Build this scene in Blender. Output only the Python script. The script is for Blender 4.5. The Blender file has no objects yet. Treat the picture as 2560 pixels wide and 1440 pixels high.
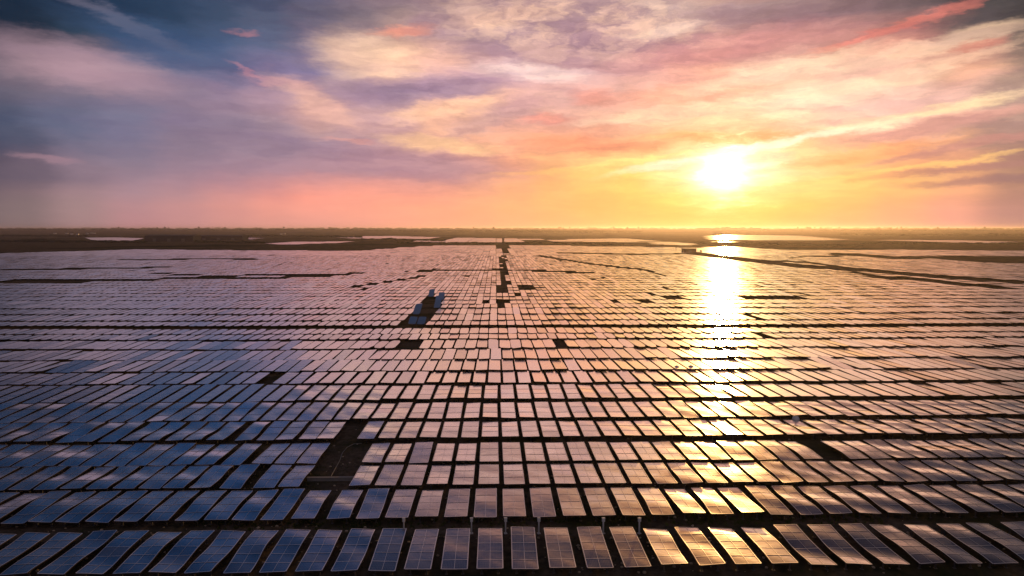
import bpy, math, random
from mathutils import Vector, Matrix, noise

random.seed(11)
sc = bpy.context.scene
COL = sc.collection
R = math.radians

# ------------------------------------------------------------------ camera
F = 1707.0                       # focal length in photograph pixels (2560 wide)
PITCH = R(4.955)
YAW = math.atan(40.0 / F)        # the panel columns run along +Y, seen 40 px off centre
ZP = 1.2                         # height of the glass above the ground
HC = 40.0
CAM = Vector((0, 0, HC + ZP))
cam_d = bpy.data.cameras.new('camera')
cam_d.sensor_width = 36.0
cam_d.lens = F / 2560 * 36.0
cam_d.clip_start = 0.5
cam_d.clip_end = 60000
cam = bpy.data.objects.new('camera', cam_d)
COL.objects.link(cam)
cam.location = CAM
cam.rotation_euler = (math.pi / 2 - PITCH, 0, -YAW)
sc.camera = cam
CR = cam.rotation_euler.to_matrix()
CRI = CR.inverted()


def pdir(x, y):
    return (CR @ Vector(((x - 1280) / F, (720 - y) / F, -1))).normalized()


def ground(x, y, z=0.0):
    """the point of the level z that this line of sight reaches"""
    d = pdir(x, y)
    t = (z - CAM.z) / d.z
    return CAM + d * t


def proj(p):
    q = CRI @ (Vector(p) - CAM)
    if q.z >= -0.1:
        return None
    return 1280 + F * q.x / -q.z, 720 - F * q.y / -q.z


def azel(d):
    return math.degrees(math.atan2(d.x, d.y)), math.degrees(math.asin(d.z))


def dir_azel(az, el):
    a, e = R(az), R(el)
    return Vector((math.sin(a) * math.cos(e), math.cos(a) * math.cos(e), math.sin(e)))


def rise(y):
    u = min(1.0, max(0.0, (y - 4000.0) / 6000.0))
    return 34.0 * u * u * (3 - 2 * u)


SUN = pdir(1815, 432)
SUN_AZ, SUN_EL = azel(SUN)


def lin(c):
    c /= 255.0
    return c / 12.92 if c <= 0.04045 else ((c + 0.055) / 1.055) ** 2.4


def hexc(h):
    h = h.lstrip('#')
    return tuple(int(h[i:i + 2], 16) for i in (0, 2, 4))


def hlin(h):
    return tuple(lin(v) for v in hexc(h)) + (1.0,)


# ------------------------------------------------------------------ objects
def tag(o, label=None, cat=None, group=None, kind=None):
    if label:
        o['label'] = label
    if cat:
        o['category'] = cat
    if group:
        o['group'] = group
    if kind:
        o['kind'] = kind
    return o


def link(o, parent=None):
    COL.objects.link(o)
    if parent is not None:
        o.parent = parent
    return o


def empty(name, loc, rz=0.0):
    o = bpy.data.objects.new(name, None)
    o.empty_display_size = 0.5
    o.location = loc
    o.rotation_euler = (0, 0, rz)
    return link(o)


class MB:
    def __init__(s):
        s.v, s.f, s.m = [], [], []

    def poly(s, pts, m=0):
        b = len(s.v)
        s.v.extend(tuple(p) for p in pts)
        s.f.append(tuple(range(b, b + len(pts))))
        s.m.append(m)

    def box(s, c, d, m=0, rz=0.0):
        cx, cy, cz = c
        hx, hy, hz = d[0] / 2, d[1] / 2, d[2] / 2
        co, si = math.cos(rz), math.sin(rz)
        b = len(s.v)
        for z in (-hz, hz):
            for x, y in ((-hx, -hy), (hx, -hy), (hx, hy), (-hx, hy)):
                s.v.append((cx + x * co - y * si, cy + x * si + y * co, cz + z))
        for q in ((3, 2, 1, 0), (4, 5, 6, 7), (0, 1, 5, 4), (1, 2, 6, 5), (2, 3, 7, 6), (3, 0, 4, 7)):
            s.f.append(tuple(b + i for i in q))
            s.m.append(m)

    def tube(s, p0, p1, r0, r1, n=8, m=0):
        p0, p1 = Vector(p0), Vector(p1)
        ax = (p1 - p0).normalized()
        u = ax.orthogonal().normalized()
        w = ax.cross(u)
        b = len(s.v)
        for p, r in ((p0, r0), (p1, r1)):
            for i in range(n):
                a = 2 * math.pi * i / n
                s.v.append(tuple(p + (u * math.cos(a) + w * math.sin(a)) * r))
        for i in range(n):
            j = (i + 1) % n
            s.f.append((b + i, b + j, b + n + j, b + n + i))
            s.m.append(m)
        s.f.append(tuple(b + n + i for i in range(n)))
        s.m.append(m)
        s.f.append(tuple(b + n - 1 - i for i in range(n)))
        s.m.append(m)

    def strip(s, p0, p1, w, h, n, warp, m=0):
        """a bar from p0 to p1 (level), n pieces long, bent by warp"""
        p0, p1 = Vector(p0), Vector(p1)
        ax = (p1 - p0).normalized()
        sd = Vector((-ax.y, ax.x, 0)) * (w / 2)
        b = len(s.v)
        for i in range(n + 1):
            p = p0.lerp(p1, i / n)
            for q, dz in ((p - sd, 0), (p + sd, 0), (p + sd, -h), (p - sd, -h)):
                a = warp(q.x, q.y)
                s.v.append((a[0], a[1], q.z + a[2] + dz))
        for i in range(n):
            for k in range(4):
                k2 = (k + 1) % 4
                s.f.append((b + i * 4 + k2, b + i * 4 + k, b + i * 4 + 4 + k, b + i * 4 + 4 + k2))
                s.m.append(m if k == 0 else m + 1)
        s.f.append((b, b + 1, b + 2, b + 3))
        s.m.append(m + 1)
        e = b + n * 4
        s.f.append((e + 3, e + 2, e + 1, e))
        s.m.append(m + 1)

    def blob(s, c, r, m=0, jit=0.25, flat=1.0):
        """a rough lump of a dozen-and-a-half faces"""
        b = len(s.v)
        rings = ((-0.55, 0.8), (0.25, 1.0), (0.8, 0.6))
        n = 6
        for z, k in rings:
            for i in range(n):
                a = 2 * math.pi * (i + random.random() * 0.5) / n
                q = 1 + random.uniform(-jit, jit)
                s.v.append((c[0] + math.cos(a) * r[0] * k * q, c[1] + math.sin(a) * r[1] * k * q, c[2] + z * r[2] * q))
        s.v.append((c[0], c[1], c[2] + r[2] * (1 + random.uniform(-jit, jit))))
        for k in range(2):
            for i in range(n):
                j = (i + 1) % n
                s.f.append((b + k * n + i, b + k * n + j, b + k * n + n + j, b + k * n + n + i))
                s.m.append(m)
        for i in range(n):
            s.f.append((b + 2 * n + i, b + 2 * n + (i + 1) % n, b + 3 * n))
            s.m.append(m)

    def mesh(s, name, mats, smooth=False):
        me = bpy.data.meshes.new(name)
        me.from_pydata(s.v, [], s.f)
        for m in (mats if isinstance(mats, (list, tuple)) else [mats]):
            me.materials.append(m)
        if any(s.m):
            me.polygons.foreach_set('material_index', s.m)
        if smooth:
            me.polygons.foreach_set('use_smooth', [True] * len(me.polygons))
        me.update()
        return me

    def build(s, name, mats, parent=None, smooth=False):
        return link(bpy.data.objects.new(name, s.mesh(name, mats, smooth)), parent)


# ------------------------------------------------------------------ materials
class NT:
    """small helper that wires shader nodes"""
    def __init__(s, tree):
        s.t = tree
        s.n = tree.nodes
        s.n.clear()

    def node(s, typ, **kw):
        n = s.n.new(typ)
        for k, v in kw.items():
            setattr(n, k, v)
        return n

    def put(s, sock, v):
        if isinstance(v, bpy.types.NodeSocket):
            s.t.links.new(v, sock)
        else:
            sock.default_value = v

    def math(s, op, a, b=None, c=None, clamp=False):
        n = s.node('ShaderNodeMath', operation=op, use_clamp=clamp)
        for i, v in enumerate((a, b, c)):
            if v is not None:
                s.put(n.inputs[i], v)
        return n.outputs[0]

    def vmath(s, op, a, b=None, scale=None):
        n = s.node('ShaderNodeVectorMath', operation=op)
        s.put(n.inputs[0], a)
        if b is not None:
            s.put(n.inputs[1], b)
        if scale is not None:
            s.put(n.inputs['Scale'], scale)
        return n.outputs['Value'] if op in ('LENGTH', 'DOT_PRODUCT', 'DISTANCE') else n.outputs[0]

    def noise(s, vec, scale, detail=2.0, rough=0.5, dist=0.0, color=False):
        n = s.node('ShaderNodeTexNoise')
        if vec is not None:
            s.put(n.inputs['Vector'], vec)
        s.put(n.inputs['Scale'], scale)
        s.put(n.inputs['Detail'], detail)
        s.put(n.inputs['Roughness'], rough)
        s.put(n.inputs['Distortion'], dist)
        return n.outputs['Color' if color else 'Fac']

    def mapr(s, v, a, b, c=0.0, d=1.0, smooth=False):
        n = s.node('ShaderNodeMapRange', interpolation_type='SMOOTHSTEP' if smooth else 'LINEAR')
        s.put(n.inputs[0], v)
        for i, q in enumerate((a, b, c, d)):
            s.put(n.inputs[1 + i], q)
        return n.outputs[0]

    def mix(s, f, a, b, blend='MIX'):
        n = s.node('ShaderNodeMix', data_type='RGBA', blend_type=blend)
        s.put(n.inputs[0], f)
        s.put(n.inputs[6], a)
        s.put(n.inputs[7], b)
        return n.outputs[2]


def new_mat(name):
    m = bpy.data.materials.new(name)
    m.use_nodes = True
    t = NT(m.node_tree)
    out = t.node('ShaderNodeOutputMaterial')
    p = t.node('ShaderNodeBsdfPrincipled')
    t.t.links.new(p.outputs[0], out.inputs[0])
    return m, t, p


def plain(name, col, rough=0.7, metal=0.0, vary=0.25, scale=1.0, spec=0.5):
    m, t, p = new_mat(name)
    co = t.node('ShaderNodeTexCoord').outputs['Object']
    f = t.noise(co, scale, 4.0, 0.6)
    lo = tuple(c * (1 - vary) for c in col) + (1,)
    hi = tuple(min(1, c * (1 + vary)) for c in col) + (1,)
    t.put(p.inputs['Base Color'], t.mix(f, lo, hi))
    p.inputs['Roughness'].default_value = rough
    p.inputs['Metallic'].default_value = metal
    p.inputs['Specular IOR Level'].default_value = spec
    return m


GLASS_ROUGH = 0.14


def glass_mat(name, cells=True, ripple=0.030):
    """dark blue cells under shiny glass"""
    m, t, p = new_mat(name)
    tc = t.node('ShaderNodeTexCoord')
    co = tc.outputs['Object']
    geo = t.node('ShaderNodeNewGeometry')
    rnd = t.node('ShaderNodeObjectInfo').outputs['Random'] if cells else geo.outputs['Random Per Island']
    blue = t.mix(rnd, (0.004, 0.014, 0.050, 1), (0.008, 0.038, 0.110, 1))
    blot = t.noise(co, 0.7, 3.0, 0.6)
    blue = t.mix(t.mapr(blot, 0.35, 0.75), blue, (0.020, 0.034, 0.075, 1))
    if cells:
        sx = t.node('ShaderNodeSeparateXYZ')
        t.put(sx.inputs[0], co)
        fx = t.math('FRACT', t.math('MULTIPLY', sx.outputs[0], 5.2))
        wire = t.math('LESS_THAN', fx, 0.11)
        fy = t.math('FRACT', t.math('MULTIPLY', sx.outputs[1], 1.9))
        wire2 = t.math('LESS_THAN', fy, 0.04)
        wire = t.math('MULTIPLY', t.math('MAXIMUM', wire, wire2), 0.45)
        blue = t.mix(wire, blue, (0.42, 0.40, 0.42, 1))
    dusty = t.mapr(t.math('FRACT', t.math('MULTIPLY', rnd, 13.7)), 0.80, 0.92, 0.0, 0.55)
    blue = t.mix(dusty, blue, (0.17, 0.17, 0.19, 1))
    t.put(p.inputs['Base Color'], blue)
    p.inputs['Specular IOR Level'].default_value = 0.0
    p.inputs['Roughness'].default_value = 0.5
    streak = t.node('ShaderNodeMapping')
    t.put(streak.inputs['Vector'], co)
    streak.inputs['Scale'].default_value = (0.5, 2.2, 1)
    dirt = t.noise(streak.outputs[0], 1.0, 5.0, 0.62)
    wav = t.noise(co, 0.45, 2.0, 0.5)
    b = t.node('ShaderNodeBump')
    b.inputs['Strength'].default_value = 1.0
    b.inputs['Distance'].default_value = ripple
    t.put(b.inputs['Height'], wav)
    t.put(p.inputs['Normal'], b.outputs[0])
    # the polished face mirrors more the flatter one looks along it
    gl2 = t.node('ShaderNodeBsdfAnisotropic')
    gl2.inputs['Color'].default_value = (1.0, 0.97, 0.95, 1)
    gl2.inputs['Roughness'].default_value = 0.40
    t.put(gl2.inputs['Normal'], b.outputs[0])
    gl = t.node('ShaderNodeBsdfAnisotropic')
    gl.inputs['Color'].default_value = (1.0, 0.98, 0.97, 1)
    t.put(gl.inputs['Roughness'], t.mapr(dirt, 0.3, 0.75, GLASS_ROUGH - 0.05, GLASS_ROUGH + 0.09))
    t.put(gl.inputs['Normal'], b.outputs[0])
    lw = t.node('ShaderNodeLayerWeight')
    t.put(lw.inputs['Normal'], b.outputs[0])
    fac = t.mapr(lw.outputs['Facing'], 0.48, 0.80, 0.20, 0.98, smooth=True)
    wash = t.math('FRACT', t.math('MULTIPLY', rnd, 7.31))
    fac = t.math('MULTIPLY', fac, t.mapr(wash, 0.0, 0.4, 0.92, 1.0))
    fac = t.math('MULTIPLY', fac, t.mapr(dirt, 0.55, 0.80, 1.0, 0.88))
    fac = t.math('MULTIPLY', fac, t.math('SUBTRACT', 1.0, t.math('MULTIPLY', dusty, 0.25)))
    lobes = t.node('ShaderNodeMixShader')
    lobes.inputs[0].default_value = 0.24
    t.t.links.new(gl.outputs[0], lobes.inputs[1])
    t.t.links.new(gl2.outputs[0], lobes.inputs[2])
    mx = t.node('ShaderNodeMixShader')
    t.put(mx.inputs[0], fac)
    t.t.links.new(p.outputs[0], mx.inputs[1])
    t.t.links.new(lobes.outputs[0], mx.inputs[2])
    out = [n for n in t.n if n.type == 'OUTPUT_MATERIAL'][0]
    t.t.links.new(mx.outputs[0], out.inputs[0])
    return m


M_GLASS = glass_mat('solar_glass')
M_FAR = glass_mat('far_solar_glass', cells=False, ripple=0.035)
M_ALU = plain('aluminium', (0.90, 0.89, 0.89), 0.34, 0.45, 0.06, 3.0, 0.8)
M_STEEL = plain('dark_steel', (0.10, 0.10, 0.11), 0.6, 0.3, 0.3, 3.0)
M_EDGE = plain('table_edge', (0.055, 0.050, 0.050), 0.7, 0.0, 0.3, 2.0, 0.0)  # dark sides of bars and tables, shade in the gaps put into colour
M_WHITE = plain('white_paint', (0.74, 0.74, 0.72), 0.5, 0.0, 0.08, 2.0)
M_CONC = plain('concrete', (0.30, 0.29, 0.27), 0.8, 0.0, 0.25, 1.5)
M_ROOF = plain('pale_sheet_roof', (0.14, 0.14, 0.15), 0.6, 0.0, 0.10, 0.05, 0.0)
M_WALL = plain('grey_wall', (0.05, 0.06, 0.07), 0.8, 0.0, 0.2, 0.1, 0.0)
M_BARK = plain('bark', (0.05, 0.035, 0.025), 0.9, 0.0, 0.3, 3.0)
M_LEAF = plain('foliage', (0.016, 0.034, 0.024), 0.9, 0.0, 0.5, 0.12, 0.0)
M_GRASS = plain('grass_blade', (0.055, 0.085, 0.020), 0.8, 0.0, 0.5, 1.2, 0.0)
M_STONE = plain('stone', (0.52, 0.42, 0.30), 0.8, 0.0, 0.5, 0.8)
M_RUST = plain('brown_paint', (0.10, 0.06, 0.04), 0.8, 0.0, 0.3, 0.5)

m, t, p = new_mat('ground_soil')
co = t.node('ShaderNodeTexCoord').outputs['Object']
n1 = t.noise(co, 0.9, 6.0, 0.65)
n2 = t.noise(co, 0.06, 4.0, 0.6)
n3 = t.noise(co, 0.0022, 5.0, 0.6)
c = t.mix(t.mapr(n1, 0.3, 0.7), (0.055, 0.044, 0.034, 1), (0.170, 0.135, 0.100, 1))
c = t.mix(t.mapr(n2, 0.45, 0.65), c, (0.024, 0.036, 0.018, 1))
c = t.mix(t.mapr(n3, 0.52, 0.62), c, (0.008, 0.022, 0.019, 1))
t.put(p.inputs['Base Color'], c)
p.inputs['Roughness'].default_value = 0.95
p.inputs['Specular IOR Level'].default_value = 0.0
bm_ = t.node('ShaderNodeBump')
bm_.inputs['Strength'].default_value = 0.8
bm_.inputs['Distance'].default_value = 0.25
t.put(bm_.inputs['Height'], n1)
t.put(p.inputs['Normal'], bm_.outputs[0])
M_GROUND = m

m, t, p = new_mat('pond_water')
co = t.node('ShaderNodeTexCoord').outputs['Object']
p.inputs['Base Color'].default_value = (0.03, 0.035, 0.04, 1)
p.inputs['IOR'].default_value = 1.8
p.inputs['Roughness'].default_value = 0.12
b = t.node('ShaderNodeBump')
b.inputs['Strength'].default_value = 0.4
b.inputs['Distance'].default_value = 0.3
t.put(b.inputs['Height'], t.noise(co, 0.15, 3.0))
t.put(p.inputs['Normal'], b.outputs[0])
M_WATER = m

# ------------------------------------------------------------------ the sky
GX = [0, 160, 320, 480, 640, 800, 960, 1120, 1280, 1440, 1600, 1720, 1815, 1920, 2080, 2240, 2400, 2560]
GY = [0, 60, 120, 180, 240, 300, 350, 400, 440, 480, 520, 565]
GRID = """
0e1826 16263c 1d2f47 2a3a52 3e4a66 5c586c 7c6c78 907a84 a0868e a88c94 bcaaa6 ae9296 a0868c 947c84 80707a 605a60 3c3c42 222428
142236 2a3a4c 1d3550 2a405c 4a5672 6d6478 8a7a7e 9c8186 a0848c b58f92 cbb0a8 c4a8a2 a88388 9c7a80 8a6c76 9a686c 544d53 303236
4a4854 857080 5a607c 44597c 4f5f82 85758a e8b09a f2bfa8 a88a9a b2909a c28d96 cc9090 cb8c8c d59a92 d79a90 d98a80 b0847a 5a5858
5c5664 a88a96 a08796 6d6c8a 7d6f92 7d7396 f5c8ac d2a8b4 e0b4b8 c89aa2 d3a09e e8a898 f4b8a0 fadcc0 f6c8b0 f8d8b8 e0a890 78706a
3c4256 6a6478 7c6f86 857589 a8889a c9a0a0 8f7d98 a4869c d9aaa8 e8b8ac eab4a4 f2b0a0 f6bca4 fbd0b4 f9d0bc f7c8b8 e8bcb0 94807a
343e54 5a607a 71708a 806f88 887a8e d8a89c c09aa4 f2b898 c49898 eab09a f4c8a8 fbd4ae fbd8b0 fbd0a8 f9c8b0 f8c2b0 f0c0a8 8c7674
323c52 5a607a 746f8a 857386 8e7a90 a08696 b08c96 f3b894 f3ae90 ef9f80 f0a27c eea878 f0ad78 f2b07a f2b48c e8a890 dca48c 786468
3e3a4c 8a7482 807486 8e7a8c 957e90 9b8092 ac8894 c09294 e8a284 f8b880 fdd088 fff0c0 fffbe8 fff0c0 fbc888 f2a878 d89878 726064
4c4452 7a6a7a 957c8a a0808e a88290 ac8490 b48a92 bf8e90 e09c84 fbbc74 fdc870 fff0b8 ffffff ffeeb0 fbb870 f6b074 e0a07c 7e6664
584c54 94797e a6858e b0868c d8908a f59a88 f29c8a f0a088 f6b080 fcbc72 fdc56c fed878 fff2b0 fee890 fcc472 fab878 e8a080 846a6a
5e5256 98807f b08488 c48c8a de9488 f59f8c f8a48a fba884 fcb07c fdb870 fdc06a fdc868 fed27a fdca66 fcb86c f8a87c e89c8a 8a6c6c
5a4e52 9a7f80 b88488 c88e8c d8948a e49a8c f2a08a f8a684 f9aa7c fab070 fbb866 fbb860 fbbc60 fbb864 faac74 f5a080 d8908a 866a6a
"""
GRID = [[hexc(h) for h in r.split()] for r in GRID.strip().splitlines()]
for _r in GRID:  # outermost columns carry a vignette painted into the sky colours, partly lifted here
    _r[0] = tuple(a + (b - a) * .3 for a, b in zip(_r[0], _r[1]))
    _r[-1] = tuple(a + (b - a) * .3 for a, b in zip(_r[-1], _r[-2]))
HIGH_AZ = [-50, -36, -25, -14, 0, 9, 17, 26, 36, 50]           # unseen sky above the view, colours made up for the panels to mirror
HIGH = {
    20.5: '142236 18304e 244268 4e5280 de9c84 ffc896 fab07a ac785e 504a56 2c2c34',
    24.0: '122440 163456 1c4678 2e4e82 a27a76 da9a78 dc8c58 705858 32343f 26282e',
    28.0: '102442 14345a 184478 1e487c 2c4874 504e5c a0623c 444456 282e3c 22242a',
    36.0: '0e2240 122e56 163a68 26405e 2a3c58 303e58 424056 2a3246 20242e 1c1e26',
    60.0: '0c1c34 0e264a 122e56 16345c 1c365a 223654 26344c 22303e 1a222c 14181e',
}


def lerp3(a, b, f):
    return tuple(x + (y - x) * f for x, y in zip(a, b))


def find(xs, x):
    x = min(max(x, xs[0]), xs[-1])
    for i in range(len(xs) - 1):
        if x <= xs[i + 1]:
            return i, (x - xs[i]) / (xs[i + 1] - xs[i])


def grid_at(px, py):
    i, fx = find(GX, px)
    j, fy = find(GY, py)
    return lerp3(lerp3(GRID[j][i], GRID[j][i + 1], fx), lerp3(GRID[j + 1][i], GRID[j + 1][i + 1], fx), fy)


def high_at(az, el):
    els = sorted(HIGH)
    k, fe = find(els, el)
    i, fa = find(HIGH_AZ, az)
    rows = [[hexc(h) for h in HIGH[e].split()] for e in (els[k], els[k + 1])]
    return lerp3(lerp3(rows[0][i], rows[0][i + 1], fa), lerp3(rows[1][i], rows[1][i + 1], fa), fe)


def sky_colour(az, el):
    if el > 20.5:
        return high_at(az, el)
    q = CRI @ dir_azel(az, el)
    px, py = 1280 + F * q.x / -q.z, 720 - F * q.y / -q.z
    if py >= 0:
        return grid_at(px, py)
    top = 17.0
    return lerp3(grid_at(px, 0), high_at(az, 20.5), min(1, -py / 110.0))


w = bpy.data.worlds.new('World')
sc.world = w
w.use_nodes = True
t = NT(w.node_tree)
gen = t.node('ShaderNodeTexCoord').outputs['Generated']
sp = t.node('ShaderNodeSeparateXYZ')
t.put(sp.inputs[0], gen)
az = t.math('MULTIPLY', t.math('ARCTAN2', sp.outputs[0], sp.outputs[1]), 180 / math.pi)
el = t.math('MULTIPLY', t.math('ARCSINE', sp.outputs[2]), 180 / math.pi)
cb = t.node('ShaderNodeCombineXYZ')
t.put(cb.inputs[0], az)
t.put(cb.inputs[1], el)
P0 = cb.outputs[0]                                       # degrees of azimuth and elevation
sq = t.node('ShaderNodeMapping')
t.put(sq.inputs['Vector'], P0)
sq.inputs['Scale'].default_value = (0.30, 1.0, 1.0)      # clouds lie flat
PS = sq.outputs[0]
w1 = t.vmath('SUBTRACT', t.noise(PS, 0.22, 3.0, 0.55, color=True), (0.5, 0.5, 0.5))
w2 = t.vmath('SUBTRACT', t.noise(PS, 0.95, 8.0, 0.68, color=True), (0.5, 0.5, 0.5))
hor = t.mapr(el, 0.5, 6.0, 0.25, 1.0)                    # calmer near the horizon
wv = t.vmath('ADD', t.vmath('MULTIPLY', w1, (7.0, 2.4, 0)), t.vmath('MULTIPLY', w2, (3.4, 1.25, 0)))
wv = t.vmath('SCALE', wv, scale=hor)
PW = t.vmath('ADD', P0, wv)
sw = t.node('ShaderNodeSeparateXYZ')
t.put(sw.inputs[0], PW)
azn = t.mapr(sw.outputs[0], -50, 50, 0, 1)
elw = sw.outputs[1]
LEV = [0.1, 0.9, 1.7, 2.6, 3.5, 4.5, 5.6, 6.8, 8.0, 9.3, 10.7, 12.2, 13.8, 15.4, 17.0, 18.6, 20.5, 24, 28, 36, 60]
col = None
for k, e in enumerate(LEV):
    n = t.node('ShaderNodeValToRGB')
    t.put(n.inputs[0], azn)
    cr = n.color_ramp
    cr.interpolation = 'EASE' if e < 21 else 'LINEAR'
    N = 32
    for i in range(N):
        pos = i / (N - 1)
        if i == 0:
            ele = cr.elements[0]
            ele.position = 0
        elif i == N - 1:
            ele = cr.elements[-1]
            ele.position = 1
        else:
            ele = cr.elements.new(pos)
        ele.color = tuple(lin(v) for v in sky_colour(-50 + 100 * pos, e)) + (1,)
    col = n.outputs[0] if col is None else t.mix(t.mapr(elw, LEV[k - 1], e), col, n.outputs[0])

# cloud shapes: centre x, y, half length, half width (photograph pixels), slope in degrees, colour, strength
CLOUDS = [
    (330, 66, 150, 14, -20, '747082', .6), (200, 165, 190, 42, -9, 'b08f9a', .55), (430, 120, 190, 40, -13, '3a5176', .6),
    (610, 80, 34, 9, 0, 'b87e88', .5), (620, 178, 44, 6, -22, 'c88a94', .4), (705, 205, 80, 9, -8, 'c8929c', .4),
    (800, 262, 110, 24, -28, 'e6b4a4', .65), (920, 135, 120, 46, -4, 'fcd4b4', .6), (1010, 77, 80, 13, 6, 'f4a088', .75),
    (1190, 85, 140, 34, -5, 'a08698', .65), (1270, 42, 120, 20, 8, 'f6c8a6', .6), (1450, 125, 210, 46, 0, 'b08a98', .5),
    (1560, 40, 70, 22, 0, 'a5808a', .5), (1660, 75, 90, 14, 8, 'f8e0d0', .6),
    (1340, 182, 150, 20, -5, 'fce0da', .65), (1120, 212, 180, 28, 3, '9c829a', .7), (940, 238, 120, 28, 0, '988098', .6),
    (1130, 270, 150, 22, 12, 'fbc8a4', .7), (1190, 312, 95, 26, 20, 'c09a9c', .6), (1110, 362, 140, 18, -5, 'fbcb9a', .7),
    (1040, 415, 240, 34, -3, 'ac8694', .55), (1460, 360, 150, 20, -3, 'ee9474', .75), (1480, 245, 52, 22, 0, 'e49686', .65),
    (1370, 297, 66, 10, 0, 'e69486', .65), (1560, 300, 130, 12, 2, 'fde0bc', .5), (1750, 232, 220, 24, 3, 'f2a088', .65),
    (1900, 188, 210, 20, 10, 'fee2c0', .6), (1990, 258, 75, 28, 14, 'fee4c4', .5), (1800, 118, 240, 32, 5, 'c8868a', .6),
    (2250, 66, 180, 10, 12, 'dc7a70', .6), (2260, 134, 240, 19, 8, 'fcd8b8', .6), (2440, 114, 46, 8, 3, 'cc7468', .5),
    (2300, 172, 180, 11, 10, 'f8ceb0', .5), (2400, 262, 130, 12, 8, 'fadcb0', .65), (2090, 323, 290, 12, 8, 'fed8ac', .55),
    (2350, 312, 230, 15, 8, 'cf948c', .65), (1790, 344, 160, 13, -2, 'eba470', .75), (1960, 345, 110, 10, 6, 'eda872', .6),
    (1860, 374, 270, 12, 9, 'fff6d8', .9), (2160, 385, 180, 15, 8, 'f0a268', .55), (2400, 366, 170, 9, 9, 'c08680', .65),
    (2440, 418, 140, 9, 5, 'a47674', .65), (2450, 452, 130, 8, 2, '8a6870', .55), (2200, 432, 280, 7, 7, 'fecc7c', .65),
    (880, 355, 60, 7, -5, 'dc9c94', .5), (120, 398, 60, 8, -3, 'a88490', .5), (1600, 400, 190, 8, 5, 'ffdc8c', .6),
    (1400, 425, 160, 7, 4, 'fdc078', .5), (2050, 470, 250, 7, 4, 'fed080', .5),
]
wsm = t.vmath('MULTIPLY', t.vmath('SCALE', w2, scale=hor), (4.2, 1.9, 0))
PC = t.vmath('ADD', P0, wsm)
for (x, y, hl, hw, ang, h, st) in CLOUDS:
    a, e = azel(pdir(x, y))
    mp = t.node('ShaderNodeMapping', vector_type='TEXTURE')
    t.put(mp.inputs['Vector'], PC)
    mp.inputs['Location'].default_value = (a, e, 0)
    mp.inputs['Rotation'].default_value = (0, 0, R(ang))
    mp.inputs['Scale'].default_value = (hl / 29.0, hw / 29.0, 1)
    d = t.vmath('LENGTH', mp.outputs[0])
    col = t.mix(t.mapr(d, 1.45, 0.35, 0.0, st, smooth=True), col, hlin(h))

# fine broken texture of the cloud sheet
f1 = t.noise(PC, 0.9, 8.0, 0.70)
sq2 = t.node('ShaderNodeMapping')
t.put(sq2.inputs['Vector'], PC)
sq2.inputs['Scale'].default_value = (0.32, 1.3, 1.0)
f2 = t.noise(sq2.outputs[0], 1.0, 8.0, 0.62)
amp = t.mapr(el, 1.0, 9.0, 0.14, 1.0)
amp = t.math('MULTIPLY', amp, t.mapr(az, -26, -6, 0.35, 1.0))
k = t.math('ADD', 1.0, t.math('MULTIPLY', t.math('SUBTRACT', t.math('ADD', t.math('MULTIPLY', f2, 0.7), t.math('MULTIPLY', f1, 0.3)), 0.5), amp))
# the mottled bank high in the middle
mp = t.node('ShaderNodeMapping', vector_type='TEXTURE')
t.put(mp.inputs['Vector'], PC)
a_, e_ = azel(pdir(1430, 62))
mp.inputs['Location'].default_value = (a_, e_, 0)
mp.inputs['Rotation'].default_value = (0, 0, R(-3))
mp.inputs['Scale'].default_value = (330 / 29.0, 82 / 29.0, 1)
bank = t.mapr(t.vmath('LENGTH', mp.outputs[0]), 1.4, 0.5, 0.0, 0.5, smooth=True)
sq3 = t.node('ShaderNodeMapping')
t.put(sq3.inputs['Vector'], PC)
sq3.inputs['Scale'].default_value = (0.55, 1.0, 1.0)
f3 = t.noise(sq3.outputs[0], 0.40, 9.0, 0.66)
mott = t.mix(t.mapr(f3, 0.40, 0.60, smooth=True), hlin('8f7588'), hlin('f6cdb4'))
col = t.mix(bank, col, mott)
# lit and shaded sides of the cloud folds
sq4 = t.node('ShaderNodeMapping')
t.put(sq4.inputs['Vector'], PW)
sq4.inputs['Scale'].default_value = (0.16, 1.0, 1.0)
sq4.inputs['Rotation'].default_value = (0, 0, R(-5))
f4 = t.noise(sq4.outputs[0], 0.75, 8.0, 0.62)
fold = t.mapr(f4, 0.38, 0.62, smooth=True)
shade = t.mix(fold, (0.90, 0.82, 0.84, 1), (1.20, 1.13, 1.02, 1))
fa = t.math('MULTIPLY', t.mapr(el, 0.8, 6.0, 0.10, 0.85), t.mapr(az, -26, -6, 0.35, 1.0))
col = t.mix(fa, col, t.mix(1.0, col, shade, 'MULTIPLY'))
gam = t.vmath('SCALE', col, scale=k)
# the sun's bright heart seen through the veil
dsun = t.math('MULTIPLY', t.math('ARCCOSINE', t.math('MINIMUM', t.vmath('DOT_PRODUCT', gen, tuple(SUN)), 1.0)), 180 / math.pi)
veil = t.mapr(f2, 0.25, 0.75, 1.5, 0.55)
dv = t.math('MULTIPLY', dsun, veil)
g1 = t.math('EXPONENT', t.math('MULTIPLY', t.math('POWER', t.math('DIVIDE', dv, 1.6), 2.0), -1.0))
g2 = t.math('EXPONENT', t.math('DIVIDE', dv, -2.4))
glow = t.vmath('ADD', t.vmath('SCALE', (1.0, 0.86, 0.50), scale=t.math('MULTIPLY', g1, 1.8)),
               t.vmath('SCALE', (1.0, 0.66, 0.22), scale=t.math('MULTIPLY', g2, 0.42)))
full = t.vmath('ADD', gam, glow)
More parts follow.
